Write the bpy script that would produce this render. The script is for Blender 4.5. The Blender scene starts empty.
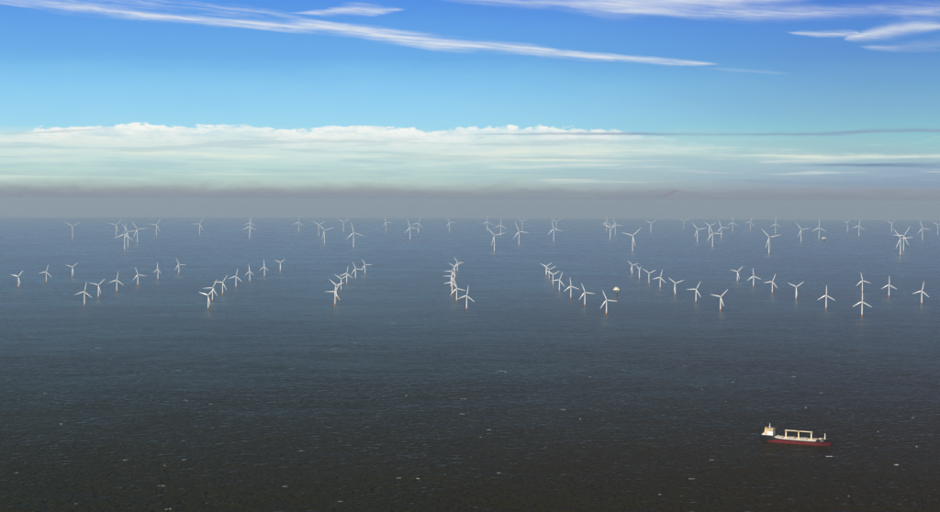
import bpy, bmesh, math, random
from mathutils import Vector, Matrix, noise
random.seed(7)
R = math.radians
S = bpy.context.scene
COL = S.collection

# ------------------------------------------------------------------ camera
H = 400.0            # camera height above the sea (an aircraft)
RE = 5.55e6          # radius of the sea's curve
F = 1500.0           # focal length in photo pixels (940 wide)
cam_d = bpy.data.cameras.new('camera')
cam_d.lens = 36 * F / 940
cam_d.sensor_width = 36
cam_d.clip_start = 1
cam_d.clip_end = 400000
cam = bpy.data.objects.new('camera', cam_d)
COL.objects.link(cam)
PITCH = math.atan(56 / F)
ROLL = R(0.2)
cam.matrix_world = (Matrix.Translation((0, 0, H)) @ Matrix.Rotation(math.pi / 2 - PITCH, 4, 'X')
                    @ Matrix.Rotation(ROLL, 4, 'Z'))
S.camera = cam
CM = cam.matrix_world.to_3x3()


def ray(x, y):
    return (CM @ Vector(((x - 470) / F, -(y - 256) / F, -1))).normalized()


def at(x, y):
    """the point of the curved sea seen at a photo pixel"""
    d = ray(x, y)
    o = Vector((0, 0, H + RE))
    b = o.dot(d)
    q = b * b - (o.dot(o) - RE * RE)
    if q < 0:
        q = 0
    t = -b - math.sqrt(q)
    p = Vector((0, 0, H)) + d * t
    return p


def sea_z(x, y):
    return -(x * x + y * y) / (2 * RE)


# ------------------------------------------------------------------ light, exposure
S.view_settings.view_transform = 'Standard'
S.view_settings.look = 'None'
S.view_settings.exposure = 0
S.view_settings.gamma = 1
SUN_EL, SUN_AZ = 28.0, 212.0      # azimuth clockwise from the view direction (+Y); behind, to the left
sd = bpy.data.lights.new('sun', 'SUN')
sd.energy = 4.6
sd.angle = R(0.5)
sd.color = (1.0, 0.90, 0.76)
sun = bpy.data.objects.new('sun', sd)
COL.objects.link(sun)
sv = Vector((math.sin(R(SUN_AZ)) * math.cos(R(SUN_EL)), math.cos(R(SUN_AZ)) * math.cos(R(SUN_EL)), math.sin(R(SUN_EL))))
sun.rotation_euler = (-sv).to_track_quat('-Z', 'Y').to_euler()


def lin(c):
    out = []
    for v in c:
        v /= 255.0
        out.append(v / 12.92 if v <= 0.04045 else ((v + 0.055) / 1.055) ** 2.4)
    return out


# ---------------------------------------------------------- node expressions
class Nt:
    def __init__(self, tree):
        self.t = tree

    def new(self, kind, **kw):
        n = self.t.nodes.new(kind)
        for k, v in kw.items():
            setattr(n, k, v)
        return n


class E:
    """a float socket that can be used in arithmetic"""
    def __init__(self, nt, sock):
        self.nt = nt
        self.s = sock

    def _m(self, op, *a, clamp=False):
        n = self.nt.new('ShaderNodeMath', operation=op, use_clamp=clamp)
        for i, v in enumerate((self,) + a):
            if isinstance(v, E):
                self.nt.t.links.new(v.s, n.inputs[i])
            else:
                n.inputs[i].default_value = v
        return E(self.nt, n.outputs[0])

    def __add__(self, o): return self._m('ADD', o)
    __radd__ = __add__
    def __mul__(self, o): return self._m('MULTIPLY', o)
    __rmul__ = __mul__
    def __sub__(self, o): return self._m('SUBTRACT', o)
    def __rsub__(self, o): return (self * -1.0) + o
    def __truediv__(self, o): return self._m('DIVIDE', o)
    def abs(self): return self._m('ABSOLUTE')
    def max(self, o): return self._m('MAXIMUM', o)
    def min(self, o): return self._m('MINIMUM', o)
    def pow(self, o): return self._m('POWER', o)
    def clamp(self): return self._m('ADD', 0.0, clamp=True)

    def step(self, a, b):
        """smoothstep: 0 at a, 1 at b (a may be greater than b)"""
        n = self.nt.new('ShaderNodeMapRange', interpolation_type='SMOOTHSTEP')
        self.nt.t.links.new(self.s, n.inputs[0])
        lo, hi, f, t = (a, b, 0.0, 1.0) if a < b else (b, a, 1.0, 0.0)
        n.inputs[1].default_value = lo
        n.inputs[2].default_value = hi
        n.inputs[3].default_value = f
        n.inputs[4].default_value = t
        return E(self.nt, n.outputs[0])

    def curve(self, pts, x0, x1, y0, y1):
        """piecewise curve through pts, linear ends kept flat"""
        t = ((self - x0) * (1.0 / (x1 - x0))).clamp()
        n = self.nt.new('ShaderNodeFloatCurve')
        c = n.mapping.curves[0]
        q = [((px - x0) / (x1 - x0), (py - y0) / (y1 - y0)) for px, py in pts]
        c.points[0].location = q[0]
        c.points[1].location = q[-1]
        for p in q[1:-1]:
            c.points.new(*p)
        n.mapping.update()
        self.nt.t.links.new(t.s, n.inputs[1])
        return E(self.nt, n.outputs[0]) * (y1 - y0) + y0


def vec(nt, x, y, z=0.0):
    n = nt.new('ShaderNodeCombineXYZ')
    for i, v in enumerate((x, y, z)):
        if isinstance(v, E):
            nt.t.links.new(v.s, n.inputs[i])
        else:
            n.inputs[i].default_value = v
    return n.outputs[0]


def nz(nt, v, scale=1.0, detail=3.0, rough=0.5, dist=0.0):
    n = nt.new('ShaderNodeTexNoise', noise_dimensions='3D')
    nt.t.links.new(v, n.inputs['Vector'])
    n.inputs['Scale'].default_value = scale
    n.inputs['Detail'].default_value = detail
    n.inputs['Roughness'].default_value = rough
    n.inputs['Distortion'].default_value = dist
    return E(nt, n.outputs['Fac'])


def ramp(nt, fac, stops):
    n = nt.new('ShaderNodeValToRGB')
    nt.t.links.new(fac.s, n.inputs[0])
    el = n.color_ramp.elements
    while len(el) > 1:
        el.remove(el[-1])
    el[0].position = stops[0][0]
    el[0].color = (*stops[0][1], 1)
    for p, c in stops[1:]:
        e = el.new(p)
        e.color = (*c, 1)
    return n.outputs[0]


def mixc(nt, fac, a, b):
    n = nt.new('ShaderNodeMix', data_type='RGBA')
    if isinstance(fac, E):
        nt.t.links.new(fac.s, n.inputs[0])
    else:
        n.inputs[0].default_value = fac
    for i, v in ((6, a), (7, b)):
        if isinstance(v, (tuple, list)):
            n.inputs[i].default_value = (*v[:3], 1)
        else:
            nt.t.links.new(v, n.inputs[i])
    return n.outputs[2]


# ------------------------------------------------------------------ sky
W = bpy.data.worlds.new('World')
S.world = W
W.use_nodes = True
wt = W.node_tree
wt.nodes.clear()
nt = Nt(wt)
tc = nt.new('ShaderNodeTexCoord')
nrm = nt.new('ShaderNodeVectorMath', operation='NORMALIZE')
wt.links.new(tc.outputs['Generated'], nrm.inputs[0])
sep = nt.new('ShaderNodeSeparateXYZ')
wt.links.new(nrm.outputs[0], sep.inputs[0])
dx, dy, dz = (E(nt, sep.outputs[i]) for i in range(3))
# azimuth and elevation, both in units of 1/15 radian (about 3.8 degrees)
U = dx._m('ARCTAN2', dy) * (F / 100)
V = dz._m('ARCSINE') * (F / 100)
k_roll = math.tan(ROLL)


def Y(y, x=470):
    """elevation of a height in the photograph, in the same unit"""
    return (200 + k_roll * (x - 470) - y) / 100


def X(x):
    return (x - 470) / 100


sky = nt.new('ShaderNodeTexSky', sky_type='NISHITA', sun_disc=False)
sky.sun_elevation = R(SUN_EL)
sky.sun_rotation = R(SUN_AZ)
sky.altitude = 400
sky.air_density = 1.0
sky.dust_density = 0.6
sky.ozone_density = 2.0
LEFT = [(-400, (40, 72, 140)), (-60, (50, 104, 205)), (0, (84, 145, 229)), (30, (99, 162, 231)), (60, (110, 175, 232)), (76, (126, 192, 237)),
        (90, (138, 201, 240)), (115, (152, 211, 240)), (128, (160, 216, 238)), (140, (196, 226, 228)), (155, (196, 224, 222)),
        (168, (186, 216, 214)), (180, (186, 210, 204)), (186, (173, 190, 187)), (191, (153, 163, 168)),
        (198, (139, 149, 164)), (212, (135, 149, 165)), (300, (132, 146, 163))]
RIGHT = [(-400, (40, 70, 136)), (-60, (52, 94, 194)), (0, (76, 122, 208)), (30, (88, 140, 214)), (60, (98, 150, 209)),
         (90, (116, 169, 209)), (110, (128, 178, 209)), (125, (134, 188, 208)), (140, (148, 198, 206)), (155, (160, 194, 200)),
         (168, (146, 174, 194)), (180, (140, 160, 184)), (187, (144, 158, 174)), (192, (146, 155, 168)),
         (198, (139, 143, 159)), (212, (139, 146, 163)), (300, (136, 143, 161))]
lo, hi = 300, -400


def mk(stops):
    return [((lo - y) / (lo - hi), lin(c)) for y, c in reversed(stops)]


wv = (nz(nt, vec(nt, U * 1.3, V * 5, 31.0), 1.0, 5, 0.6, 0.3) - 0.5) * 12 + (nz(nt, vec(nt, U * 6, V * 14, 33.0), 1.0, 4, 0.6, 0.3) - 0.5) * 5
Vt = (V * 100 + wv - (200 - lo)) * (1.0 / (lo - hi))
big = nz(nt, vec(nt, U * 0.15, V * 0.8, 3.0), 1.0, 3, 0.5)
base = mixc(nt, (U + (big - 0.5) * 3.0).step(-1.0, 4.6), ramp(nt, Vt.clamp(), mk(LEFT)[:: -1][:: -1]), ramp(nt, Vt.clamp(), mk(RIGHT)))

fib = nz(nt, vec(nt, U * 0.9, V * 14 + U * 1.1, 0.0), 1.0, 5, 0.62, 0.3)       # wind-drawn fibres
soft = nz(nt, vec(nt, U * 0.9, V * 4 + U * 0.3, 5.0), 1.0, 4, 0.55, 0.4)
puff = nz(nt, vec(nt, U * 6.5, V * 16, 2.0), 1.0, 6, 0.62, 0.2)
puff2 = nz(nt, vec(nt, U * 2.0, V * 7, 9.0), 1.0, 5, 0.6)
strat = nz(nt, vec(nt, U * 0.8, V * 22, 4.0), 1.0, 5, 0.55, 0.2)


def yc(pts, x0=-60, x1=1000):
    """curve of heights from photo pixels to a V socket"""
    p = [(X(a), Y(b, a)) for a, b in pts]
    return U.curve(p, p[0][0], p[-1][0], -0.4, 2.4)


def tc_(pts):
    p = [(X(a), b / 100) for a, b in pts]
    return U.curve(p, p[0][0], p[-1][0], 0, 0.4)


fibA = nz(nt, vec(nt, U * 1.7, V * 42 + U * 3.3, 11.0), 1.0, 8, 0.74, 0.5)
warp = (nz(nt, vec(nt, U * 1.1, V * 3 + U * 0.3, 15.0), 1.0, 4, 0.6, 0.3) - 0.5) * 0.10
warpf = (nz(nt, vec(nt, U * 4.5, V * 9, 17.0), 1.0, 3, 0.6) - 0.5) * 0.022


def streak(centre, thick, soft_edge=0.7, fibre=1.0, fn=None, wisp=0.0):
    c, t = yc(centre), tc_(thick)
    v = V + warpf + (warp * wisp if wisp else 0.0)
    d = (v - c).abs() / t.max(0.0005)
    n = ((fn or fib) - 0.5) * fibre
    m = (d * -1.0 + 1.0 + n * 1.6).step(0.0, soft_edge) * t.step(0.0, 0.03)
    if wisp:
        m = m * (fibA.step(0.33, 0.62) * 0.66 + 0.34) * ((d * -1.0 + 1.6 + n).step(0.0, 1.2))
    return m


clouds = []      # (mask, strength)
s1 = streak([(-160, -2), (0, 9), (60, 14), (130, 19), (200, 24), (270, 28), (350, 32), (420, 42), (500, 49), (560, 55), (630, 61), (720, 67)],
            [(-160, 0), (0, 6.5), (100, 8), (250, 7), (330, 9.5), (420, 10), (480, 8), (560, 7), (640, 6), (700, 2.6), (722, 0)], 1.3, 1.3, None, 0.5)
clouds.append((s1, 0.95))
s1b = streak([(-160, -12), (0, 2), (120, 7), (250, 16), (330, 26), (400, 36)],
             [(-160, 0), (0, 9), (120, 9), (220, 8), (330, 3), (400, 0)], 1.8, 2.0, fibA, 0.8)
clouds.append((s1b, 0.5))
s2 = streak([(275, 16), (320, 15), (350, 11), (375, 12), (410, 12)], [(275, 0), (300, 2.2), (335, 7), (368, 9), (390, 4), (410, 0)], 1.5, 1.3, None, 0.6)
clouds.append((s2, 0.9))
s3 = streak([(405, -4), (460, 1), (520, 5), (580, 7), (630, 6), (700, 4), (780, 1), (880, -4)],
            [(405, 0), (450, 6), (520, 9), (580, 14), (630, 20), (660, 18), (700, 15), (800, 11), (880, 0)], 1.9, 0.9, soft, 0.5)
clouds.append((s3, 0.9))
s3b = streak([(520, 3), (580, 6), (630, 7), (700, 3), (760, 0), (860, -6)],
             [(520, 0), (580, 8), (630, 14), (680, 11), (760, 9), (860, 0)], 1.6, 0.7, soft)
clouds.append((s3b, 0.55))
s5b = streak([(838, 44), (862, 40), (885, 37), (928, 36)], [(838, 0), (862, 6), (890, 8), (915, 6), (932, 0)], 1.4, 0.7, soft)
clouds.append((s5b, 0.5))
s4 = streak([(590, 12), (740, 19), (800, 20), (900, 20), (990, 24)], [(590, 0), (710, 9), (800, 12), (900, 14), (990, 14)], 1.8, 1.2, soft, 0.6)
clouds.append((s4, 0.72))
s5 = streak([(835, 45), (860, 40), (885, 36), (930, 36)], [(832, 0), (846, 6), (872, 11), (905, 10), (925, 7), (944, 0)], 1.6, 0.9, soft, 0.4)
clouds.append((s5, 0.9))
s6 = streak([(775, 36), (800, 39), (825, 40), (845, 40)], [(775, 0), (795, 3), (825, 4.5), (845, 3), (850, 0)], 1.3, 1.1, None, 0.5)
clouds.append((s6, 0.8))
s7 = streak([(845, 52), (880, 53), (1000, 52)], [(845, 0), (880, 6), (1000, 7)], 2.0, 1.5, None, 0.8)
clouds.append((s7, 0.6))
s8 = streak([(905, 1), (930, 3), (1010, 4)], [(905, 0), (930, 4), (1010, 7)], 1.2, 1.0, None, 0.5)
clouds.append((s8, 0.8))
s9 = streak([(690, 70), (760, 75), (800, 78)], [(690, 0), (740, 3), (800, 0)], 1.6, 1.2)
clouds.append((s9, 0.16))
# high cloud above and beside the frame, of the same thin kind
out = (nz(nt, vec(nt, U * 0.25, V * 0.8 + U * 0.1, 8.0), 1.0, 5, 0.6, 0.5).step(0.56, 0.78)
       * V.step(2.1, 3.0) * 0.5)
clouds.append((out, 1.0))
col = base
for m, a in clouds:
    col = mixc(nt, m * a, col, lin((231, 234, 237)))

# cloud bank: bumpy bright tops, a soft veil below
top = yc([(-300, 140), (-100, 138), (0, 137), (30, 134), (60, 130), (100, 127.5), (140, 126.5), (190, 127.5), (240, 126), (262, 127),
          (290, 131), (320, 128), (365, 125.5), (400, 128), (430, 131), (450, 128.5), (530, 127), (600, 130), (640, 135), (760, 150), (1300, 152)])
dpt = top - V + (puff - 0.5) * 0.15 + (puff2 - 0.5) * 0.10      # depth below the edge
bank = dpt.step(-0.004, 0.016)
amt = U.curve([(X(-300), 0.5), (X(0), 0.42), (X(60), 0.8), (X(130), 1), (X(280), 0.7), (X(320), 1), (X(440), 0.9),
               (X(560), 0.85), (X(630), 0.3), (X(700), 0.12), (X(1300), 0.1)], X(-300), X(1300), 0, 1)
crest = bank * (dpt + (puff - 0.5) * 0.25).step(0.20, 0.03) * amt * (puff2.step(0.36, 0.58) * 0.8 + 0.2)
col = mixc(nt, bank * dpt.step(0.45, 0.1) * amt * (puff2.step(0.3, 0.7) * 0.4 + 0.45), col, lin((226, 233, 229)))
col = mixc(nt, crest * (puff.step(0.34, 0.56) * 0.55 + 0.40), col, lin((250, 250, 244)))
# bright lower bar of the bank
bar = streak([(-200, 158), (0, 157), (130, 153), (260, 157), (400, 157), (470, 156), (560, 153), (640, 152), (700, 155), (780, 157), (1200, 158)],
             [(-200, 2), (0, 1.5), (35, 3.5), (60, 1), (150, 4), (250, 5), (300, 1), (370, 2), (470, 8), (560, 12), (640, 10), (720, 5), (900, 3), (1200, 3)], 1.6, 1.8, strat)
col = mixc(nt, bar * (puff2.step(0.3, 0.65) * 0.5 + 0.3), col, lin((232, 238, 222)))
bar2 = streak([(370, 158.5), (480, 158.5), (600, 161), (700, 161)], [(370, 0), (430, 2.2), (480, 2.2), (600, 2), (700, 0)], 1.2, 1.4, strat)
col = mixc(nt, bar2 * 0.55, col, lin((240, 242, 224)))
# thin grey and lilac bars
for cen, th, c, a in (
        ([(-60, 138), (20, 137), (60, 134.5), (100, 132), (150, 130.5)], [(-60, 1), (20, 1.2), (60, 1.8), (100, 1.6), (150, 0)], (168, 184, 196), 0.75),
        ([(430, 135), (520, 134), (640, 134.5), (760, 135.5), (830, 135.5), (860, 133.5), (940, 134), (1300, 135)],
         [(430, 0), (500, 1.6), (600, 2.8), (760, 2.6), (860, 3.6), (940, 3.4), (1300, 3)], (136, 160, 188), 0.9),
        ([(770, 166), (840, 166), (940, 167), (1300, 168)], [(770, 0), (800, 1.4), (860, 3), (940, 4.6), (1300, 5)], (112, 134, 172), 0.85),
        ([(680, 178), (800, 183), (940, 185), (1300, 186)], [(680, 1), (800, 4), (940, 5), (1300, 5)], (132, 158, 182), 0.55),
        ([(120, 167), (160, 167), (170, 168)], [(120, 0), (150, 0.8), (170, 0)], (150, 180, 188), 0.8),
        ([(162, 172), (185, 173), (212, 173.5)], [(162, 0), (185, 1), (212, 0)], (150, 180, 188), 0.8),
        ([(700, 154), (780, 155), (840, 157), (900, 158)], [(700, 0.5), (780, 1), (840, 1.2), (900, 0.5)], (146, 172, 186), 0.7),
        ([(880, 173), (910, 174), (945, 175)], [(880, 0), (910, 0.8), (945, 0.8)], (118, 144, 172), 0.7),
        ([(472, 140), (480, 138), (487, 137)], [(472, 0), (480, 1.6), (487, 0)], (150, 172, 182), 0.9)):
    col = mixc(nt, streak(cen, th, 1.3, 1.1, strat) * a, col, lin(c))
lay = nz(nt, vec(nt, U * 0.7, V * 13, 21.0), 1.0, 6, 0.6, 0.25)
inb = V.step(Y(187), Y(178)) * V.step(Y(134), Y(142))
col = mixc(nt, inb * lay.step(0.52, 0.40) * 0.34, col, lin((158, 188, 200)))
col = mixc(nt, inb * lay.step(0.54, 0.66) * 0.42, col, lin((228, 234, 226)))
# ragged top of the low grey layer
rag = nz(nt, vec(nt, U * 3.0, V * 16, 6.0), 1.0, 5, 0.6, 0.3)
edge = (Y(191.5) - V + U * k_roll + (rag - 0.5) * 0.16)
col = mixc(nt, edge.step(-0.03, 0.03) * edge.step(0.16, 0.04) * (rag.step(0.38, 0.6) * 0.5 + 0.05), col, lin((138, 147, 160)))
pk = streak([(655, 199), (663, 196), (672, 192), (680, 190)], [(655, 0), (662, 2), (672, 2.4), (681, 0)], 0.9, 0.8, rag)
col = mixc(nt, pk * 0.8, col, lin((142, 136, 150)))
pk2 = streak([(35, 198), (42, 196), (48, 196)], [(33, 0), (41, 1.6), (50, 0)], 0.9, 0.8, rag)
col = mixc(nt, pk2 * 0.6, col, lin((170, 164, 168)))

# above the part in view the plain daylight sky takes over
skl = nt.new('ShaderNodeVectorMath', operation='SCALE')
skl.inputs[3].default_value = 0.55
wt.links.new(sky.outputs[0], skl.inputs[0])
up = nt.new('ShaderNodeVectorMath', operation='SCALE')
up.inputs[3].default_value = 10.0
wt.links.new(col, up.inputs[0])
fin = mixc(nt, dz.step(0.16, 0.45), up.outputs[0], skl.outputs[0])
bg = nt.new('ShaderNodeBackground')
bg.inputs[1].default_value = 0.10
wt.links.new(fin, bg.inputs[0])
wo = nt.new('ShaderNodeOutputWorld')
wt.links.new(bg.outputs[0], wo.inputs[0])


# ------------------------------------------------------------------ materials
def mat(name, color, rough=0.5, metal=0.0, var=0.08, scale=0.6, spec=0.5):
    m = bpy.data.materials.new(name)
    m.use_nodes = True
    t = m.node_tree
    p = t.nodes['Principled BSDF']
    n = Nt(t)
    c = n.new('ShaderNodeTexCoord')
    f = nz(n, c.outputs['Object'], scale, 4, 0.6)
    a = [max(0, v * (1 - var * 1.5)) for v in color]
    b = [min(1, v * (1 + var)) for v in color]
    t.links.new(mixc(n, f.step(0.3, 0.7), a, b), p.inputs['Base Color'])
    p.inputs['Roughness'].default_value = rough
    p.inputs['Metallic'].default_value = metal
    p.inputs['Specular IOR Level'].default_value = spec
    return m


M = {
    'white': mat('turbine_paint', (0.80, 0.80, 0.78), 0.4, scale=0.1, var=0.04),
    'blade': mat('blade_gelcoat', (0.80, 0.80, 0.79), 0.35, scale=0.1, var=0.03),
    'yellow': mat('transition_yellow', (0.50, 0.24, 0.09), 0.55, scale=0.4, var=0.2),
    'black_hull': mat('black_hull_paint', (0.010, 0.010, 0.012), 0.5, scale=0.3, var=0.3, spec=0.3),
    'red_hull': mat('red_antifouling', (0.12, 0.003, 0.004), 0.7, scale=0.25, var=0.25, spec=0.3),
    'ship_white': mat('ship_white', (0.92, 0.90, 0.84), 0.45, scale=0.3, var=0.07),
    'cream': mat('ship_cream', (0.70, 0.54, 0.28), 0.5, scale=0.3, var=0.1),
    'hatch': mat('hatch_paint', (0.72, 0.62, 0.42), 0.6, scale=0.3, var=0.12),
    'deck': mat('deck_paint', (0.24, 0.14, 0.07), 0.7, scale=0.4, var=0.25),
    'crane': mat('crane_paint', (0.86, 0.74, 0.50), 0.5, scale=0.4, var=0.12),
    'glass': mat('window_glass', (0.015, 0.02, 0.025), 0.1, scale=0.3, var=0.1),
    'orange': mat('lifeboat_orange', (0.65, 0.18, 0.03), 0.5, scale=0.8, var=0.05),
    'platform': mat('platform_cladding', (0.78, 0.74, 0.58), 0.5, scale=0.2, var=0.08),
    'steel': mat('grey_steel', (0.35, 0.36, 0.36), 0.5, 0.3, scale=0.3, var=0.1),
    'dark': mat('dark_steel', (0.06, 0.05, 0.05), 0.6, scale=0.3, var=0.2),
    'foam': mat('foam', (0.85, 0.86, 0.85), 0.8, scale=0.3, var=0.1, spec=0.1),
}


# ------------------------------------------------------------------ sea
def sea_material():
    m = bpy.data.materials.new('sea_water')
    m.use_nodes = True
    t = m.node_tree
    p = t.nodes['Principled BSDF']
    n = Nt(t)
    c = n.new('ShaderNodeTexCoord')
    s = n.new('ShaderNodeSeparateXYZ')
    t.links.new(c.outputs['Object'], s.inputs[0])
    x, y = E(n, s.outputs[0]), E(n, s.outputs[1])
    # swell running slightly across the view
    a = x * 0.97 + y * 0.24
    b = y * 0.97 - x * 0.24
    w1 = nz(n, vec(n, a * (1 / 19), b * (1 / 19)), 1, 2, 0.5, 0.4)
    w2 = nz(n, vec(n, a * (1 / 8), b * (1 / 8), 4.0), 1, 3, 0.6, 0.3)
    w3 = nz(n, vec(n, x * (1 / 4.5), y * (1 / 3.5), 7.0), 1, 2, 0.6)
    gust = nz(n, vec(n, x * (1 / 900), y * (1 / 420), 2.0), 1, 4, 0.55)
    patch = nz(n, vec(n, x * (1 / 210), y * (1 / 150), 5.0), 1, 5, 0.72, 0.3)
    r1 = (w1 * 2.0 - 1.0).abs() * -1.0 + 1.0
    h = (r1 * 0.8 + w1 * 1.05 + w2 * 0.85 + w3 * 0.2) * (patch.step(0.2, 0.8) * 0.5 + 0.55)
    bp = n.new('ShaderNodeBump')
    bp.inputs['Strength'].default_value = 1.0
    bp2 = n.new('ShaderNodeBump')
    bp2.inputs['Strength'].default_value = 1.0
    bp2.inputs['Distance'].default_value = 0.75
    t.links.new(h.s, bp2.inputs['Height'])
    bp.inputs['Distance'].default_value = 20.0
    t.links.new(h.s, bp.inputs['Height'])
    mud = nz(n, vec(n, x * (1 / 2500), y * (1 / 1500), 1.0), 1, 3, 0.5)
    warm = (x * (1 / 1400) + (mud - 0.5) * 1.2).step(-0.6, 0.9)
    cc = mixc(n, warm, (0.0215, 0.0220, 0.0005), (0.0340, 0.0190, 0.0003))
    t.nodes.remove(p)
    df = n.new('ShaderNodeBsdfDiffuse')
    t.links.new(cc, df.inputs[0])
    gl = n.new('ShaderNodeBsdfAnisotropic')
    gl.inputs['Color'].default_value = (0.88, 0.96, 0.86, 1)
    t.links.new((gust.step(0.3, 0.7) * 0.08 + 0.24).s, gl.inputs['Roughness'])
    fr = n.new('ShaderNodeFresnel')
    fr.inputs['IOR'].default_value = 1.024
    t.links.new(bp2.outputs[0], gl.inputs['Normal'])
    t.links.new(bp2.outputs[0], fr.inputs['Normal'])
    t.links.new(bp.outputs[0], df.inputs['Normal'])
    ff = (E(n, fr.outputs[0]).pow(1.7) * 2.6).min(0.85)
    mx = n.new('ShaderNodeMixShader')
    t.links.new(ff.s, mx.inputs[0])
    t.links.new(df.outputs[0], mx.inputs[1])
    t.links.new(gl.outputs[0], mx.inputs[2])
    t.links.new(mx.outputs[0], t.nodes['Material Output'].inputs['Surface'])
    return m


bm = bmesh.new()
radii = [0, 300]
r = 300
while r < 74000:
    r += max(60, r * 0.03)
    radii.append(min(r, 74000))
NS = 180
rings = []
for i, r in enumerate(radii):
    if i == 0:
        rings.append([bm.verts.new((0, 0, 0))])
        continue
    rings.append([bm.verts.new((r * math.sin(2 * math.pi * k / NS), r * math.cos(2 * math.pi * k / NS), -r * r / (2 * RE))) for k in range(NS)])
for k in range(NS):
    bm.faces.new((rings[0][0], rings[1][(k + 1) % NS], rings[1][k]))
for i in range(1, len(rings) - 1):
    for k in range(NS):
        bm.faces.new((rings[i][k], rings[i][(k + 1) % NS], rings[i + 1][(k + 1) % NS], rings[i + 1][k]))
me = bpy.data.meshes.new('sea')
bmesh.ops.recalc_face_normals(bm, faces=bm.faces)
bm.to_mesh(me)
bm.free()
if me.polygons[len(me.polygons) // 2].normal.z < 0:
    me.flip_normals()
me.polygons.foreach_set('use_smooth', [True] * len(me.polygons))
sea = bpy.data.objects.new('sea', me)
sea['kind'] = 'structure'
sea.data.materials.append(sea_material())
COL.objects.link(sea)

# ------------------------------------------------------------------ haze
hb, ht, hs = -74000 ** 2 / (2 * RE) - 1.5, H + 22, 76000
bm = bmesh.new()
bmesh.ops.create_cube(bm, size=1, matrix=Matrix.Translation((0, 0, (hb + ht) / 2)) @ Matrix.Diagonal((2 * hs, 2 * hs, ht - hb, 1)))
me = bpy.data.meshes.new('haze')
bm.to_mesh(me)
bm.free()
haze = bpy.data.objects.new('haze', me)
haze['kind'] = 'stuff'
haze['label'] = 'thin blue grey sea haze filling the air up to the horizon'
COL.objects.link(haze)
hm = bpy.data.materials.new('haze')
hm.use_nodes = True
ht_ = hm.node_tree
ht_.nodes.clear()
pv = ht_.nodes.new('ShaderNodeVolumePrincipled')
pv.inputs['Color'].default_value = (0.72, 0.88, 1.0, 1)
pv.inputs['Absorption Color'].default_value = (0.04, 0.36, 1, 1)
pv.inputs['Density'].default_value = 2.7e-5
pv.inputs['Anisotropy'].default_value = 0.09
mo = ht_.nodes.new('ShaderNodeOutputMaterial')
ht_.links.new(pv.outputs[0], mo.inputs['Volume'])
me.materials.append(hm)


# ------------------------------------------------------------------ mesh helpers
class MB:
    def __init__(self):
        self.b = bmesh.new()

    def box(self, x0, x1, y0, y1, z0, z1, bev=0.0):
        r = bmesh.ops.create_cube(self.b, size=1, matrix=Matrix.Translation(((x0 + x1) / 2, (y0 + y1) / 2, (z0 + z1) / 2))
                                  @ Matrix.Diagonal((x1 - x0, y1 - y0, z1 - z0, 1)))
        if bev:
            ed = list({e for v in r['verts'] for e in v.link_edges})
            bmesh.ops.bevel(self.b, geom=ed, offset=bev, segments=1, affect='EDGES')
        return self

    def rod(self, p, q, r0, r1=None, n=8):
        p, q = Vector(p), Vector(q)
        d = q - p
        r1 = r0 if r1 is None else r1
        m = Matrix.Translation((p + q) / 2) @ d.to_track_quat('Z', 'Y').to_matrix().to_4x4()
        bmesh.ops.create_cone(self.b, cap_ends=True, segments=n, radius1=r0, radius2=r1, depth=d.length, matrix=m)
        return self

    def loft(self, secs, caps=True, closed=True):
        rs = [[self.b.verts.new(p) for p in s] for s in secs]
        n = len(secs[0])
        for a, c in zip(rs, rs[1:]):
            for k in range(n if closed else n - 1):
                j = (k + 1) % n
                self.b.faces.new((a[k], a[j], c[j], c[k]))
        if caps:
            self.b.faces.new(rs[0][::-1])
            self.b.faces.new(rs[-1])
        return self

    def mesh(self, name, m, smooth=False):
        bmesh.ops.recalc_face_normals(self.b, faces=self.b.faces)
        me = bpy.data.meshes.new(name)
        self.b.to_mesh(me)
        self.b.free()
        me.materials.append(m)
        if smooth:
            me.polygons.foreach_set('use_smooth', [True] * len(me.polygons))
            me.set_sharp_from_angle(angle=R(40))
        return me

    def build(self, name, m, parent=None, smooth=False):
        return link(name, self.mesh(name, m, smooth), parent)


def link(name, me, parent=None, loc=None, rot=None):
    o = bpy.data.objects.new(name, me)
    COL.objects.link(o)
    if parent:
        o.parent = parent
    if loc:
        o.location = loc
    if rot:
        o.rotation_euler = rot
    return o


def thing(name, label, cat, loc=(0, 0, 0), rz=0.0, group=None):
    o = bpy.data.objects.new(name, None)
    o.empty_display_size = 5
    COL.objects.link(o)
    o.location = loc
    o.rotation_euler = (0, 0, rz)
    o['label'] = label
    o['category'] = cat
    if group:
        o['group'] = group
    return o


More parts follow.
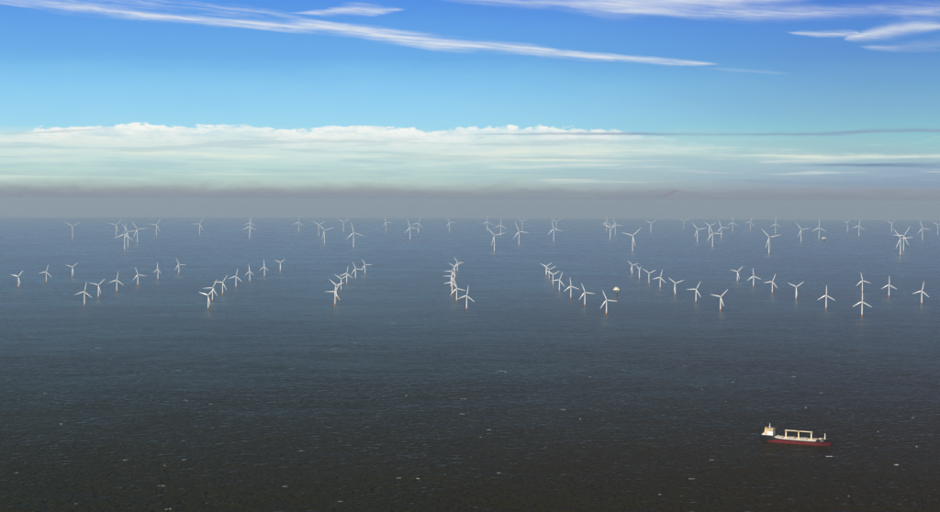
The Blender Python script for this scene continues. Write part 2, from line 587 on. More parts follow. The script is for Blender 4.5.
# ------------------------------------------------------------------ wind turbines
def turbine_meshes(hub, rr, k, foot=0.16):
    """meshes of one turbine type: hub height, rotor radius, thickness factor"""
    d = {}
    m = MB()
    z0 = hub * foot
    prof = [(z0, 2.35), (hub * 0.5, 2.05), (hub * 0.8, 1.7), (hub - 1.2 * k, 1.45)]
    m.loft([[(r * k * math.cos(a), r * k * math.sin(a), z) for a in [2 * math.pi * i / 16 for i in range(16)]] for z, r in prof])
    m.rod((0, 0, z0 + 0.1), (0, 0, z0 + 0.7 * k), 2.6 * k, n=16)
    d['tower'] = m.mesh('tower', M['white'], True)
    m = MB()
    m.rod((0, 0, -6), (0, 0, z0 - 0.15), 2.65 * k, n=16)
    m.rod((0, 0, z0 * 0.8), (0, 0, z0 * 0.86), 4.4 * k, n=16)                    # work platform
    for a in range(8):
        t = a * math.pi / 4
        m.rod((4.2 * k * math.cos(t), 4.2 * k * math.sin(t), z0 * .86), (4.2 * k * math.cos(t), 4.2 * k * math.sin(t), z0 * .86 + 1.3 * k), .12 * k, n=4)
    m.rod((0.9 * k, -3.4 * k, -4), (0.9 * k, -3.4 * k, z0 * .8), .25 * k, n=6)         # boat landing
    m.rod((-0.9 * k, -3.4 * k, -4), (-0.9 * k, -3.4 * k, z0 * .8), .25 * k, n=6)
    for j in range(7):
        z = z0 * .8 * (j + .5) / 7
        m.rod((-0.9 * k, -3.4 * k, z), (0.9 * k, -3.4 * k, z), .12 * k, n=4)
    d['transition_piece'] = m.mesh('transition_piece', M['yellow'], True)
    m = MB()
    secs = []
    for yy, w, h0, h1 in ((-2.2, 1.3, -1.1, 1.2), (-1.2, 1.7, -1.5, 1.8), (3, 1.8, -1.6, 2.0), (7, 1.6, -1.3, 1.9), (8.6, 1.2, -0.8, 1.6)):
        secs.append([(w * k * sx, yy * k, hz * k) for sx, hz in ((-1, h0 * .6), (-.7, h0), (.7, h0), (1, h0 * .6), (1, h1 * .7), (.7, h1), (-.7, h1), (-1, h1 * .7))])
    m.loft(secs)
    m.rod((0, 7.2 * k, 1.9 * k), (0, 7.2 * k, 3.2 * k), .12 * k, n=4)
    d['nacelle'] = m.mesh('nacelle', M['white'], True)
    m = MB()
    m.loft([[(r * k * math.cos(a), yy * k, r * k * math.sin(a)) for a in [2 * math.pi * i / 12 for i in range(12)]]
            for yy, r in ((-2.3, 1.5), (-3.6, 1.6), (-4.6, 1.3), (-5.4, 0.7), (-5.7, 0.15))])
    d['hub'] = m.mesh('hub', M['white'], True)
    m = MB()
    secs = []
    for f, ch, th, tw in ((0.03, 1.7, 1.5, 0), (0.08, 2.0, 1.4, 20), (0.2, 3.9, 1.1, 16), (0.4, 3.1, .75, 9), (0.65, 2.3, .5, 4), (0.88, 1.6, .3, 1), (0.985, 1.0, .16, 0), (1.0, .35, .06, 0)):
        s = []
        kk = k * 1.02
        t = R(tw)
        for cx, cy in ((-.32, 0), (-.15, .5), (.2, .42), (.68, 0), (.2, -.3), (-.15, -.42)):
            px, py = cx * ch * kk, cy * th * kk
            s.append((px * math.cos(t) - py * math.sin(t), -3.7 * k + px * math.sin(t) + py * math.cos(t) - (f ** 2) * 1.2 * k, f * rr))
        secs.append(s)
    m.loft(secs)
    d['blade'] = m.mesh('blade', M['blade'], True)
    return d


NEAR = turbine_meshes(53.0, 37.5, 0.95, 0.15)
FAR = turbine_meshes(132.0, 91.0, 1.38, 0.055)


def turbine(x, base_y, theta, yaw, label, meshes, hub, group):
    p = at(x, base_y)
    az = math.atan2(p.x, p.y)
    t = thing('wind_turbine', label, 'wind turbine', p, -az * 0.9 + yaw, group)
    link('tower', meshes['tower'], t)
    link('transition_piece', meshes['transition_piece'], t)
    n = link('nacelle', meshes['nacelle'], t, (0, 0, hub))
    h = link('hub', meshes['hub'], t, (0, 0, hub))
    for i in range(3):
        # seen from the camera (looking along +Y) a positive turn about Y is clockwise
        link('blade', meshes['blade'], t, (0, 0, hub), (0, R(theta + 120 * i), 0))
    return t


GN = 'wind turbines of the nearer wind farm'
GF = 'wind turbines of the farther wind farm'
# (x, y of the foot, first blade clockwise from up, yaw in degrees, label)
near = [
    (18.6, 288.1, 42, -28, 'white wind turbine standing farthest left at the edge of the nearer wind farm'),
    (46.4, 282.7, 16, 0, 'white turbine second from the left edge, one blade up and slightly right'),
    (72.5, 277.3, 49, 0, 'white turbine with Y-shaped rotor above left of the slanting line of six'),
    (84.6, 305.5, 11, 0, 'lowest and nearest turbine of the far left slanting line of six'),
    (98.5, 298.0, 45, 0, 'second turbine of the far left slanting line, lower blade beside its tower'),
    (116.9, 292.0, 9, 0, 'third turbine of the far left slanting line, blade pointing almost straight up'),
    (138.0, 285.9, 100, 0, 'fourth turbine of the far left slanting line, one blade reaching right'),
    (158.1, 279.9, 0, -52, 'fifth turbine of the far left slanting line with narrow, nearly edge-on rotor'),
    (179.0, 274.1, 95, 0, 'sixth and farthest turbine of the far left slanting line'),
    (208.4, 309.6, 45, -25, 'nearest turbine of the second line from the left, lowest of three overlapping'),
    (212.6, 301.3, 28, 0, 'turbine with a horizontal left blade, just behind the nearest of the second line'),
    (222.7, 294.8, 32, 0, 'third turbine of the second line, its left blade touching the one in front'),
    (236.1, 287.8, 12, 0, 'fourth turbine of the second line, alone with a blade up and slightly right'),
    (249.9, 282.0, 115, -48, 'fifth turbine of the second line with narrow turned rotor'),
    (264.6, 276.9, 0, -45, 'sixth turbine of the second line with narrow rotor and upright blade'),
    (280.3, 271.9, 55, 0, 'farthest turbine of the second line with a clear Y-shaped rotor'),
    (335.1, 305.6, 30, 0, 'nearest turbine of the third line from the left, blade level to the left'),
    (336.3, 298.2, 70, -20, 'turbine hidden close behind the nearest one of the third line'),
    (341.3, 290.7, 62, 0, 'third turbine of the third line with a Y-shaped rotor'),
    (346.8, 284.3, 10, 0, 'fourth turbine of the third line, blade pointing up over its neighbours'),
    (355.6, 279.0, 97, 0, 'fifth turbine of the third line, right blade touching the farthest one'),
    (365.1, 274.3, 90, 0, 'farthest turbine of the third line, blade level to the right'),
    (457.4, 271.9, 89, 0, 'farthest turbine of the tight curved line at centre, blade level to the right'),
    (454.6, 276.5, 60, 0, 'second farthest turbine of the tight curved line at centre'),
    (451.9, 282.0, 30, 0, 'third farthest turbine of the tight curved line, blade level to the left'),
    (451.2, 287.6, 31, 8, 'leftmost turbine in the bend of the tight curved line at centre'),
    (452.3, 294.5, 20, 0, 'third nearest turbine of the tight curved line, blade dipping left'),
    (456.7, 301.7, 103, 0, 'second nearest turbine of the tight curved line at centre'),
    (466.7, 309.9, 9, 0, 'nearest turbine of the tight curved line at centre, standing clear to the right'),
    (546.2, 276.3, 55, 0, 'farthest turbine of the line leading down to the platform side, right of centre'),
    (549.3, 279.7, 63, 0, 'second farthest turbine of the line right of centre, overlapped by its neighbours'),
    (553.2, 285.7, 60, -15, 'third farthest turbine of the line right of centre with Y-shaped rotor'),
    (559.4, 291.8, 21, 0, 'middle turbine of the line right of centre, blade level to the left'),
    (570.9, 298.8, 112, 0, 'third nearest turbine of the line right of centre, blade almost straight up'),
    (584.9, 306.1, 98, 0, 'second nearest turbine of the line right of centre, blade level to the right'),
    (606.5, 314.9, 96, 0, 'nearest turbine of the line right of centre, in front of the cream platform'),
    (632.1, 274.8, 73, 0, 'farthest turbine of the sixth line, just right of the cream platform'),
    (639.5, 279.3, 60, -62, 'turbine with its rotor nearly edge on, second farthest of the sixth line'),
    (649.1, 284.1, 63, 0, 'third farthest turbine of the sixth line with Y-shaped rotor'),
    (660.2, 288.8, 15, 0, 'middle turbine of the sixth line, blade up and slightly right'),
    (675.2, 295.6, 68, 0, 'third nearest turbine of the sixth line, wide Y-shaped rotor'),
    (696.0, 302.6, 28, 0, 'second nearest turbine of the sixth line, blade level to the left'),
    (720.6, 311.2, 42, 0, 'nearest turbine of the sixth line, lower blade beside its orange foot'),
    (737.4, 282.2, 44, 0, 'farthest turbine of the rightmost slanting line of six'),
    (753.5, 287.3, 113, 0, 'second farthest turbine of the rightmost slanting line, blade straight up'),
    (772.3, 293.7, 21, 0, 'third farthest turbine of the rightmost slanting line, blade dipping left'),
    (796.1, 299.7, 54, 0, 'third nearest turbine of the rightmost slanting line with Y-shaped rotor'),
    (826.1, 309.3, 0, 0, 'second nearest turbine of the rightmost slanting line, one blade straight up'),
    (862.3, 292.3, 107, 0, 'turbine exactly behind and above the nearest turbine at right'),
    (862.0, 316.6, 0, 0, 'nearest turbine at right with bright orange foot, another straight behind it'),
    (889.0, 297.2, 0, 0, 'turbine second from the right edge of the nearer wind farm, blade straight up'),
    (921.7, 304.3, 11, 0, 'turbine farthest right of the nearer wind farm'),
]
far = [
    (72.6, 238.7, 60, 0, 'far turbine standing alone at left with a Y-shaped rotor'),
    (116.3, 236.6, 44, 0, 'leftmost and pale turbine of the far left cluster of four'),
    (124.8, 250.6, 8, 0, 'nearest turbine of the far left cluster, overlapping the one behind'),
    (128.0, 246.7, 84, 0, 'turbine directly behind the nearest of the far left cluster'),
    (137.5, 243.0, 84, 0, 'rightmost turbine of the far left cluster, blade level to the right'),
    (156.5, 236.0, 35, 0, 'far turbine between the left cluster and the one above the slanting line'),
    (199.7, 235.0, 30, 0, 'pale far turbine standing alone, blades left and up right'),
    (249.7, 238.5, 2, 0, 'far turbine in line with a fainter one straight behind, lower arms spread'),
    (250.5, 232.6, 8, 0, 'fainter far turbine straight behind another at left of centre'),
    (298.6, 231.8, 6, 0, 'faint far turbine at the haze line left of the overlapping pair'),
    (318.8, 236.0, 61, 0, 'left one of an overlapping far pair, with Y-shaped rotor'),
    (324.5, 244.3, 74, 0, 'right and nearer one of an overlapping far pair'),
    (343.5, 231.8, 60, 0, 'faint far turbine with Y-shaped rotor above left of a large bright one'),
    (353.6, 247.9, 107, 0, 'large far turbine left of centre with a blade almost straight up'),
    (386.3, 231.8, 95, 0, 'faint far turbine at the haze line, alone left of centre'),
    (410.1, 239.8, 102, 0, 'bright far turbine just left of a fainter one near centre'),
    (418.6, 233.2, 18, 0, 'faint far turbine just right of a brighter one near centre'),
    (449.6, 231.8, 92, 0, 'faint far turbine at the haze line above the tight curved line'),
    (487.2, 230.8, 0, 0, 'very faint turbine in the haze behind the nearest far turbine at centre'),
    (500.6, 236.0, 5, 0, 'faint far turbine right behind the large one at centre, blade straight up'),
    (494.4, 251.8, 76, 0, 'large near turbine of the far wind farm at centre, blades up left and right'),
    (518.9, 245.7, 97, 0, 'large far turbine right of centre, a faint one at its shoulder'),
    (522.4, 230.6, 62, 0, 'faint turbine in the haze behind the shoulder of a large one'),
    (553.7, 241.7, 105, 0, 'far turbine above the line right of centre, a faint one behind its rotor'),
    (556.4, 230.6, 60, 0, 'very faint turbine with only its top showing behind another right of centre'),
    (606.5, 231.5, 0, 0, 'faint leftmost turbine of the far cluster of three above the platform'),
    (610.2, 239.8, 55, -25, 'nearest turbine of the far cluster of three above the platform'),
    (615.3, 235.3, 98, 0, 'rightmost turbine of the far cluster of three above the platform'),
    (632.6, 252.0, 46, 0, 'large far turbine right of the cluster of three, blades left and up right'),
    (650.9, 232.9, 58, 0, 'pale far turbine with Y-shaped rotor behind and right of a large one'),
    (683.9, 229.6, 60, 0, 'very faint turbine in the haze left of the cluster of four'),
    (697.4, 242.4, 80, 0, 'leftmost turbine of the far right-hand cluster of four'),
    (709.4, 237.0, 65, 0, 'turbine behind the nearest one of the right-hand cluster of four'),
    (712.5, 247.8, 94, 0, 'nearest turbine of the far right-hand cluster of four, blade level to the right'),
    (721.3, 238.9, 96, 0, 'rightmost turbine of the far right-hand cluster of four'),
    (732.5, 231.8, 0, 0, 'very faint turbine with an upright blade just right of the cluster of four'),
    (750.5, 230.4, 20, 0, 'very faint turbine in the haze between cluster of four and large turbine'),
    (769.0, 254.1, 77, 0, 'large bright far turbine above the rightmost slanting line'),
    (775.5, 233.6, 0, 0, 'faint turbine just behind and right of the large bright far one'),
    (801.0, 242.2, 82, 0, 'far turbine left of the one beside the pink-white platform'),
    (819.0, 239.3, 0, 0, 'far turbine immediately left of the small distant platform'),
    (847.4, 231.8, 50, -50, 'very faint slim turbine left of another pale one at right'),
    (858.9, 236.4, 8, 0, 'pale far turbine between the distant platform and the crossing pair'),
    (891.6, 232.9, 60, -40, 'very faint turbine behind and left of the crossing pair'),
    (900.4, 255.7, 84, 0, 'left and nearer one of the pair with crossing rotors at far right'),
    (903.5, 251.5, 33, 0, 'right one behind of the pair with crossing rotors at far right'),
    (922.4, 240.1, 100, 0, 'far turbine right of the crossing pair'),
    (937.9, 235.0, 60, 0, 'very faint far turbine cut by the right edge of the photo'),
]
for x, by, th, yw, lab in near:
    turbine(x, by, th, R(yw), lab, NEAR, 53.0, GN)
for x, by, th, yw, lab in far:
    turbine(x, by, th, R(yw), lab, FAR, 132.0, GF)


# ------------------------------------------------------------------ substations
def substation(x, y, k, label, rz, dz):
    t = thing('offshore_substation', label, 'offshore platform', at(x, y) + Vector((0, 0, dz)), rz, 'offshore platforms')
    m = MB()
    m.rod((0, 0, -6 - dz), (0, 0, 6 * k), 2.2 * k, n=16)
    m.rod((0, 0, 5.2 * k), (0, 0, 6 * k), 3.6 * k, n=16)
    m.build('monopile', M['dark'], t, True)
    m = MB()
    m.rod((0, 0, 6 * k + .05), (0, 0, 10.5 * k), 2.0 * k, n=16)
    for s in (-1, 1):
        m.rod((0, 0, 7.5 * k), (7 * s * k, 0, 11.3 * k), .45 * k, n=8)
        m.rod((0, 0, 7.5 * k), (0, 5.5 * s * k, 11.3 * k), .45 * k, n=8)
    m.build('support_column', M['white'], t, True)
    m = MB()
    m.box(-11 * k, 11 * k, -7.5 * k, 7.5 * k, 10.55 * k, 11.5 * k)
    m.build('cable_deck', M['dark'], t)
    m = MB()
    m.box(-10 * k, 10 * k, -7 * k, 7 * k, 11.52 * k, 17 * k, .8 * k)
    for i in range(9):
        xx = (-8.8 + i * 2.2) * k
        m.box(xx - .12 * k, xx + .12 * k, -7.2 * k, -6.95 * k, 12.2 * k, 16.3 * k)
    b = m.build('main_module', M['platform'], t)
    for xx in (-6, 1.5, 5):
        MB().box((xx - .7) * k, (xx + .7) * k, -7.28 * k, -7.0 * k, 12 * k, 14.4 * k).build('door', M['dark'], b)
    m = MB()
    m.box(-6.5 * k, 4 * k, -5.0 * k, 5.0 * k, 17.9 * k, 21 * k, .3 * k)
    m.box(-7 * k, 5 * k, -5.2 * k, 5.2 * k, 17.02 * k, 17.88 * k)
    m.build('upper_module', M['platform'], t)
    m = MB()
    m.rod((-1 * k, 0, 21.05 * k), (-1 * k, 0, 24.5 * k), 1.2 * k, n=8).rod((-1 * k, 0, 24.5 * k), (-1 * k, 0, 25.2 * k), 4.6 * k, n=8)
    m.build('helideck', M['steel'], t)
    m = MB()
    m.rod((8.3 * k, -4 * k, 17.02 * k), (8.3 * k, -4 * k, 20.4 * k), .6 * k, n=8)
    m.rod((8.3 * k, -4 * k, 20 * k), (3.5 * k, -6.6 * k, 21.2 * k), .35 * k, n=6)
    m.build('crane', M['cream'], t, True)
    m = MB()
    for z in (11.55, 17.05):
        for sx in (-1, 1):
            m.rod((sx * 10.8 * k, -7.4 * k, (z + 1.1) * k), (sx * 10.8 * k, 7.4 * k, (z + 1.1) * k), .08 * k, n=4)
    m.rod((-10.8 * k, -7.4 * k, 12.65 * k), (10.8 * k, -7.4 * k, 12.65 * k), .08 * k, n=4)
    m.rod((-7 * k, 3 * k, 21 * k), (-7 * k, 3 * k, 26 * k), .18 * k, n=6)
    m.build('railing', M['white'], t)
    return t


substation(616.8, 296.0, 1.28, 'cream offshore platform on a single leg, behind the nearest turbine right of centre', R(-22), 9.0)
substation(824.0, 242.2, 1.9, 'small distant pale platform right beside a far turbine at right', R(30), 12.0)

# ------------------------------------------------------------------ cargo ship
P0, P1 = at(763.0, 441.6), at(833.2, 446.9)
L = (P1 - P0).length
SH_RZ = math.atan2(P1.y - P0.y, P1.x - P0.x)
ship = thing('cargo_ship', 'black and red cargo ship with white stern bridge and folded cream deck cranes', 'cargo ship', P0 + Vector((0, 9, 0)), SH_RZ)
BM = 9.6


def interp(tab, t):
    for (a, va), (b, vb) in zip(tab, tab[1:]):
        if t <= b:
            f = (t - a) / (b - a)
            f = max(0, min(1, f))
            return va + (vb - va) * f
    return tab[-1][1]


HALF = [(0, .66), (.04, .84), (.10, .97), (.16, 1), (.80, 1), (.87, .93), (.92, .74), (.96, .46), (.985, .22), (1, .04)]      # deck half breadth
WLB = [(0, .30), (.04, .55), (.10, .85), (.2, 1), (.78, 1), (.85, .84), (.90, .62), (.95, .34), (.985, .12), (1, .02)]         # waterline
SHEER = [(0, 10.6), (.17, 10.4), (.20, 9.4), (.26, 7.8), (.34, 7.3), (.6, 7.1), (.78, 7.2), (.81, 7.6), (.84, 9.3), (1, 10.4)]
BOOT = [(0, -1.0), (.06, -.6), (.10, 1.8), (.16, 3.6), (.22, 5.0), (.3, 5.4), (.8, 5.2), (1, 5.6)]  # top of the red; sinks aft, painting the overhang's shade in hull black
ts = [0, .02, .05, .08, .12, .16, .18, .20, .23, .26, .3, .36, .44, .52, .6, .68, .75, .78, .80, .82, .84, .87, .90, .93, .955, .975, .99, 1]


def hb_(t, z):
    f = max(0, min(1, z / interp(SHEER, t)))
    b = interp(WLB, t) + (interp(HALF, t) - interp(WLB, t)) * f ** 0.8
    return b * BM


def xs(t, z):
    rake = 4.5 * max(0, (t - .9) / .1) * (z / 10) - 2.5 * max(0, (.08 - t) / .08) * (z / 10)
    return t * (L - 3) + rake


def strip(zf0, zf1, name, m, n=4):
    mb = MB()
    secs = []
    for t in ts:
        z0, z1 = zf0(t), zf1(t)
        zz = [z0 + (z1 - z0) * i / n for i in range(n + 1)]
        right = [(xs(t, z), -hb_(t, z), z) for z in zz]
        left = [(xs(t, z), hb_(t, z), z) for z in reversed(zz)]
        secs.append(right + left)
    mb.loft(secs, caps=True)
    return mb.build(name, m, ship, True)


strip(lambda t: -3.0, lambda t: interp(BOOT, t), 'lower_hull', M['red_hull'])
strip(lambda t: interp(BOOT, t) + .003, lambda t: interp(SHEER, t) - .004, 'upper_hull', M['black_hull'])
# pale strake along the deck edge amidships, deck sheet
mb = MB()
secs = []
for t in ts:
    z = interp(SHEER, t)
    secs.append([(xs(t, z), -hb_(t, z) + .05, z), (xs(t, z), hb_(t, z) - .05, z), (xs(t, z), hb_(t, z) - .05, z + .12), (xs(t, z), -hb_(t, z) + .05, z + .12)])
mb.loft(secs)
mb.build('deck', M['deck'], ship)
for sgn in (-1, 1):
    mb = MB()
    secs = []
    for t in [.21, .24, .27, .3, .36, .44, .52, .6, .68, .75, .78, .80, .815]:
        z = interp(SHEER, t)
        y = hb_(t, z) * sgn
        secs.append([(xs(t, z), y - .0 * sgn, z + .13), (xs(t, z), y + .06 * sgn, z - .2), (xs(t, z), y + .16 * sgn, z - .2), (xs(t, z), y + .16 * sgn, z + .75), (xs(t, z), y, z + .75)])
    mb.loft(secs)
    mb.build('bulwark', M['ship_white'], ship)
for a, b, hgt in ((.815, .995, 1.1), (.0, .19, 1.0)):
    for sgn in (-1, 1):
        mb = MB()
        secs = []
        for t in [tt for tt in ts if a <= tt <= b]:
            z = interp(SHEER, t)
            y = hb_(t, z) * sgn
            secs.append([(xs(t, z), y, z + .002), (xs(t, z), y - .25 * sgn, z + .002), (xs(t, z), y - .25 * sgn, z + hgt), (xs(t, z), y, z + hgt)])
        mb.loft(secs)
        mb.build('bulwark', M['black_hull'], ship)
# white name patch on the bow
mb = MB()
secs = []
for t in (.866, .878, .890, .902, .914):
    s = []
    for z in (7.4, 9.0):
        s.append((xs(t, z), -hb_(t, z) - .05, z))
    for z in (9.0, 7.4):
        s.append((xs(t, z), -hb_(t, z) - .005, z))
    secs.append(s)
mb.loft(secs)
mb.build('bow_marking', M['steel'], ship)


def sx(t):
    return t * (L - 3)


# hatches
for a, b in ((.215, .325), (.385, .500), (.568, .685), (.752, .822)):
    mb = MB()
    z = 7.3
    mb.box(sx(a), sx(b), -5.9, 5.9, z, z + 1.7)
    co = mb.build('hatch_coaming', M['deck'], ship)
    n = 6
    for i in range(n):
        x0 = sx(a) + (sx(b) - sx(a)) * i / n
        x1 = sx(a) + (sx(b) - sx(a)) * (i + 1) / n
        MB().box(x0 + .06, x1 - .06, -6.2 + (1.2 if i in (0, 5) else 0), 6.2 - (1.2 if i in (0, 5) else 0), z + 1.75, z + 2.35, .12).build('hatch_cover', M['hatch'] if i % 3 else M['ship_white'], co)


# cranes
def crane_post(t, h, name='crane_post'):
    mb = MB()
    mb.box(sx(t) - 1.5, sx(t) + 1.5, -2.0, 1.6, 7.3, 9.6, .2)
    mb.rod((sx(t), 0, 9.55), (sx(t), 0, h - 3.2), 1.25, 1.1, 12)
    mb.box(sx(t) - 1.5, sx(t) + 1.5, -1.5, 1.5, h - 3.3, h, .3)
    return mb.build(name, M['crane'], ship, True)


HP = 21.3
for t, h in ((.357, HP), (.728, HP)):
    c = crane_post(t, h)
    mb = MB()
    mb.box(sx(t) - .8, sx(t) + .8, -2.25, -1.52, h - 2.6, h - 1.0)
    mb.build('cab_window', M['glass'], c)
mb = MB()
mb.rod((sx(.542), 0, 7.3), (sx(.542), 0, HP - 2.4), 1.15, .95, 12)
mb.box(sx(.542) - .9, sx(.542) + .9, -2.2, 2.2, HP - 2.5, HP - 1.9, .1)
mb.build('crane_rest', M['crane'], ship, True)
for t0, t1, s in ((.357, .534, 1), (.728, .55, -1)):
    mb = MB()
    for yy in (-.9, .9):
        mb.rod((sx(t0) + 1.6 * s, yy, HP - .9), (sx(t1), yy * .6, HP - .9), .62, .52, 8)
    for i in range(7):
        f = i / 6
        x = sx(t0) + 1.6 * s + (sx(t1) - sx(t0) - 1.6 * s) * f
        mb.rod((x, -.9 + .36 * f, HP - .9), (x, .9 - .36 * f, HP - .9), .2, n=6)
    mb.box(min(sx(t1), sx(t1) - 1 * s), max(sx(t1), sx(t1) - 1 * s), -.9, .9, HP - 1.75, HP - .2, .15)
    mb.build('crane_boom', M['crane'], ship, True)

# stern house
A0, A1 = sx(.030), sx(.180)
mb = MB()
mb.box(A0, A1, -8.3, 8.3, 10.7, 13.6, .2)
mb.box(A0 + 3.6, A1 - .1, -7.8, 7.8, 13.62, 16.3, .2)
mb.box(A0 + 7.2, A1 - .3, -7.0, 7.0, 16.32, 19.0, .2)
house = mb.build('deckhouse', M['ship_white'], ship)
for z, y0, x0, x1 in ((12.1, 8.3, A0 + 1, A1 - 1), (14.9, 7.8, A0 + 4.6, A1 - 1), (17.6, 7.0, A0 + 8.2, A1 - 1.2)):
    n = int((x1 - x0) / 1.9)
    for i in range(n + 1):
        x = x0 + i * (x1 - x0) / n
        MB().box(x - .3, x + .3, -y0 - .03, -y0 + .05, z - .35, z + .4).build('window', M['glass'], house)
for z, xf, yw in ((12.1, A1, 6.8), (14.9, A1 - .1, 6.4), (17.6, A1 - .3, 5.6)):
    for i in range(6):
        y = -yw + 2 * yw * i / 5
        MB().box(xf - .05, xf + .03, y - .3, y + .3, z - .35, z + .4).build('window', M['glass'], house)
mb = MB()
mb.box(A0 + 6.4, A1 + 1.2, -9.2, 9.2, 19.02, 19.5, .1)                # wings
mb.box(A0 + 7, A1 - .2, -6.3, 6.3, 19.52, 21.9, .25)
mb.box(A0 + 6.6, A1 + .1, -6.8, 6.8, 21.92, 22.3, .1)
for s in (-1, 1):
    mb.box(A0 + 7, A1 - .1, s * 9.0 - .08, s * 9.0 + .08, 19.52, 20.6)
    mb.box(A1 - .1, A1 + .05, min(s * 6.5, s * 9), max(s * 6.5, s * 9), 19.52, 20.6)
br = mb.build('bridge', M['cream'], ship)
for i in range(7):
    y = -5.4 + 10.8 * i / 6
    MB().box(A1 - .25, A1 - .16, y - .7, y + .7, 20.4, 21.4).build('window', M['glass'], br)
for i in range(3):
    x = A0 + 8.6 + i * 2.2
    MB().box(x - .7, x + .7, -6.36, -6.26, 20.4, 21.4).build('window', M['glass'], br)
mb = MB()
mb.loft([[(A0 + 1.6 + f, -2.6, z), (A0 + 5.6 + f * .4, -2.6, z), (A0 + 5.6 + f * .4, 2.6, z), (A0 + 1.6 + f, 2.6, z)] for z, f in ((13.62, 0), (20.2, .2), (23.2, .4))])
fn = mb.build('funnel', M['cream'], ship)
MB().box(A0 + 1.8, A0 + 6.0, -2.66, 2.66, 21.2, 22.2).build('funnel_band', M['black_hull'], fn)
MB().rod((A0 + 3, -.9, 23.2), (A0 + 2.8, -.9, 24.4), .35, n=8).rod((A0 + 3.6, .9, 23.2), (A0 + 3.4, .9, 24.2), .3, n=8).build('exhaust_pipe', M['dark'], fn)
mb = MB()
mx = A0 + 9.6
mb.rod((mx, 0, 22.3), (mx, 0, 30.2), .6, .35, 8)
mb.rod((mx, -2.4, 26.2), (mx, 2.4, 26.2), .2, n=6)
mb.rod((mx - 1.6, 0, 24.8), (mx + 1.9, 0, 24.8), .22, n=6)
mb.box(mx + .5, mx + .9, -1.7, 1.7, 25.0, 25.5)
mb.box(mx + .4, mx + .8, -1.2, 1.2, 27.8, 28.2)
mb.build('radar_mast', M['ship_white'], ship, True)
mb = MB()
mb.rod((sx(.03), -4, 10.7), (sx(.03), -4, 13.6), .35, n=8)
mb.box(sx(.015), sx(.055), -6.8, 6.8, 10.7, 12.6, .2)
mb.build('aft_house', M['ship_white'], ship)
for s in (-1, 1):
    mb = MB()
    secs = []
    for f, w in ((0, .15), (.12, .8), (.35, 1.15), (.65, 1.15), (.88, .8), (1, .15)):
        secs.append([(A0 + 1.2 + 6.4 * f, s * 9.0 + w * math.cos(a), 15.2 + w * 1.05 * math.sin(a)) for a in [2 * math.pi * i / 8 for i in range(8)]])
    mb.loft(secs)
    mb.build('lifeboat', M['cream'], ship, True)
    mb = MB()
    for f in (.2, .8):
        x = A0 + 1.2 + 6.4 * f
        mb.rod((x, s * 7.9, 13.65), (x, s * 8.6, 17.2), .16, n=6).rod((x, s * 8.6, 17.2), (x, s * 9.2, 16.6), .14, n=6)
    mb.build('davit', M['ship_white'], ship)
# foremast and bow gear
mb = MB()
fx = sx(.925)
mb.rod((fx, 0, 9.8), (fx, 0, 19.6), .85, .6, 10)
mb.rod((fx, -1.6, 17.6), (fx, 1.6, 17.6), .2, n=6)
mb.box(fx - .9, fx + .9, -.9, .9, 9.8, 12.0, .15)
mb.build('foremast', M['ship_white'], ship, True)
mb = MB()
for s in (-1, 1):
    mb.rod((sx(.895), s * 2.6 - .8, 10.6), (sx(.895), s * 2.6 + .8, 10.6), .8, n=10)
mb.build('windlass', M['steel'], ship)
mb = MB()
mb.box(sx(.842), sx(.885), -3.4, 3.4, 9.4, 11.2, .3)
mb.build('bow_house', M['hatch'], ship)
for t, w in ((.345, 3.6), (.375, 4.4), (.525, 4.2), (.558, 3.4), (.70, 4.0), (.742, 4.4)):
    mb = MB()
    mb.box(sx(t) - 1.0, sx(t) + 1.0, -w, -w + 2.4, 7.3, 9.4, .2)
    mb.box(sx(t) - .9, sx(t) + .9, w - 2.2, w, 7.3, 9.0, .2)
    mb.rod((sx(t) - 1.2, -w - 1.2, 8.3), (sx(t) + 1.2, -w - 1.2, 8.3), .7, n=8)
    mb.build('winch', M['crane'], ship)
mb = MB()
for t in (.33, .51, .69):
    mb.rod((sx(t), -8.2, 8.6), (sx(t + .055), -8.2, 8.6), .12, n=4)
for i in range(60):
    t = .21 + .6 * i / 59
    mb.rod((sx(t), -9.0, 7.4), (sx(t), -9.0, 9.1), .07, n=4)
mb.rod((sx(.21), -9.0, 9.1), (sx(.81), -9.0, 9.1), .07, n=4)
mb.build('railing', M['ship_white'], ship)
mb = MB()
for i in range(26):
    t = .215 + .59 * i / 25
    if i % 2:
        mb.box(sx(t) - .5, sx(t) + .5, -8.6, -7.9, 7.35, 8.3)
        mb.box(sx(t) - .5, sx(t) + .5, 7.9, 8.6, 7.35, 8.3)
mb.build('deck_fittings', M['cream'], ship)

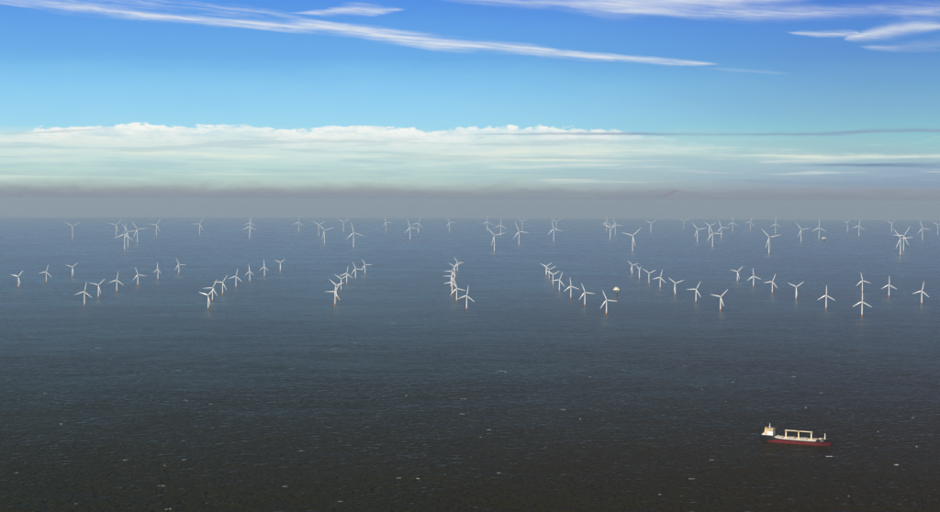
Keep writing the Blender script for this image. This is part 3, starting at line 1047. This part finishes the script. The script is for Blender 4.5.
# ------------------------------------------------------------------ whitecaps
caps = [(98, 348, 6), (8.3, 379.4, 4), (27, 334.8, 6), (18.6, 400, 3), (45.5, 393.5, 4), (109.6, 359, 4), (178, 370.7, 5), (185.8, 400.5, 5), (210, 404, 4),
        (125.4, 460, 4), (161.4, 486, 7), (168.8, 509, 6), (75.7, 504, 3), (291.7, 369, 5), (184, 460, 4), (61, 424, 4), (164.7, 465.5, 2), (16.5, 473, 4), (284.6, 486.6, 5),
        (122, 312, 4), (500, 371, 6), (543, 344, 3), (589.6, 377, 3), (464, 399, 7), (562.7, 409.6, 5), (580, 419, 3), (480.4, 437, 3), (462, 414, 5), (489, 430, 4),
        (508, 310, 3), (406, 395.6, 3), (418, 478.7, 4), (398.5, 478, 4), (301, 451, 5), (340, 501.5, 5), (498.6, 473, 4), (354.6, 343, 4), (393, 322.8, 4),
        (333, 349.6, 8), (700.6, 350.5, 4), (729.6, 324, 4), (820.7, 393, 4), (793.4, 376.6, 4), (912.6, 418, 3), (896.5, 464.8, 4), (711.8, 460, 5), (692, 479, 6),
        (685, 366, 5), (829, 456.5, 6), (732.5, 382, 3), (660, 494.6, 3), (838.5, 355, 3), (806, 407.7, 3), (200, 302.3, 4), (190, 305, 4), (97, 302, 3),
        (684, 308, 5), (382, 261.5, 3), (183, 441, 3), (30, 337, 5), (624.5, 300.2, 4), (759, 311, 3), (641, 297.5, 3), (506, 372, 3), (92, 350, 3)]
rr = random.Random(3)
for i in range(60):
    yy = 262 + 250 * rr.random() ** 0.9
    caps.append((rr.uniform(-60, 1000), yy, rr.uniform(0.5, 0.9)))
mb = MB()


def fleck(qx, qy, hl, wd, hgt, ang):
    n = 7
    ringv = []
    for j in range(n):
        a = 2 * math.pi * j / n
        g = rr.uniform(.45, 1.2)
        lx, ly = hl * g * math.cos(a), wd * g * math.sin(a)
        x, y = qx + lx * math.cos(ang) - ly * math.sin(ang), qy + lx * math.sin(ang) + ly * math.cos(ang)
        ringv.append(mb.b.verts.new((x, y, sea_z(x, y) - .05)))
    c = mb.b.verts.new((qx, qy, sea_z(qx, qy) + hgt))
    for j in range(n):
        mb.b.faces.new((ringv[j], ringv[(j + 1) % n], c))


for cx, cy, w in caps:
    p = at(cx, cy)
    ln = w * 0.95 * p.length / F
    ang = rr.uniform(-.3, .15)
    n = max(1, int(w * 1.6))
    for k in range(n):          # a torn crest: short flecks strung along it
        f = (k + .5) / n - .5 + rr.uniform(-.12, .12)
        off = rr.gauss(0, 1.4)
        hl = ln / n * rr.uniform(.25, .8)
        fleck(p.x + f * ln * math.cos(ang) - off * math.sin(ang), p.y + f * ln * math.sin(ang) + off * math.cos(ang),
              hl, rr.uniform(2.0, 4.2) * (p.length / 3000) ** .5, rr.uniform(.25, .6), ang + rr.uniform(-.2, .2))
fo = mb.build('whitecap_foam', M['foam'])
fo['kind'] = 'stuff'
fo['label'] = 'small white wave crests scattered over the dark sea'
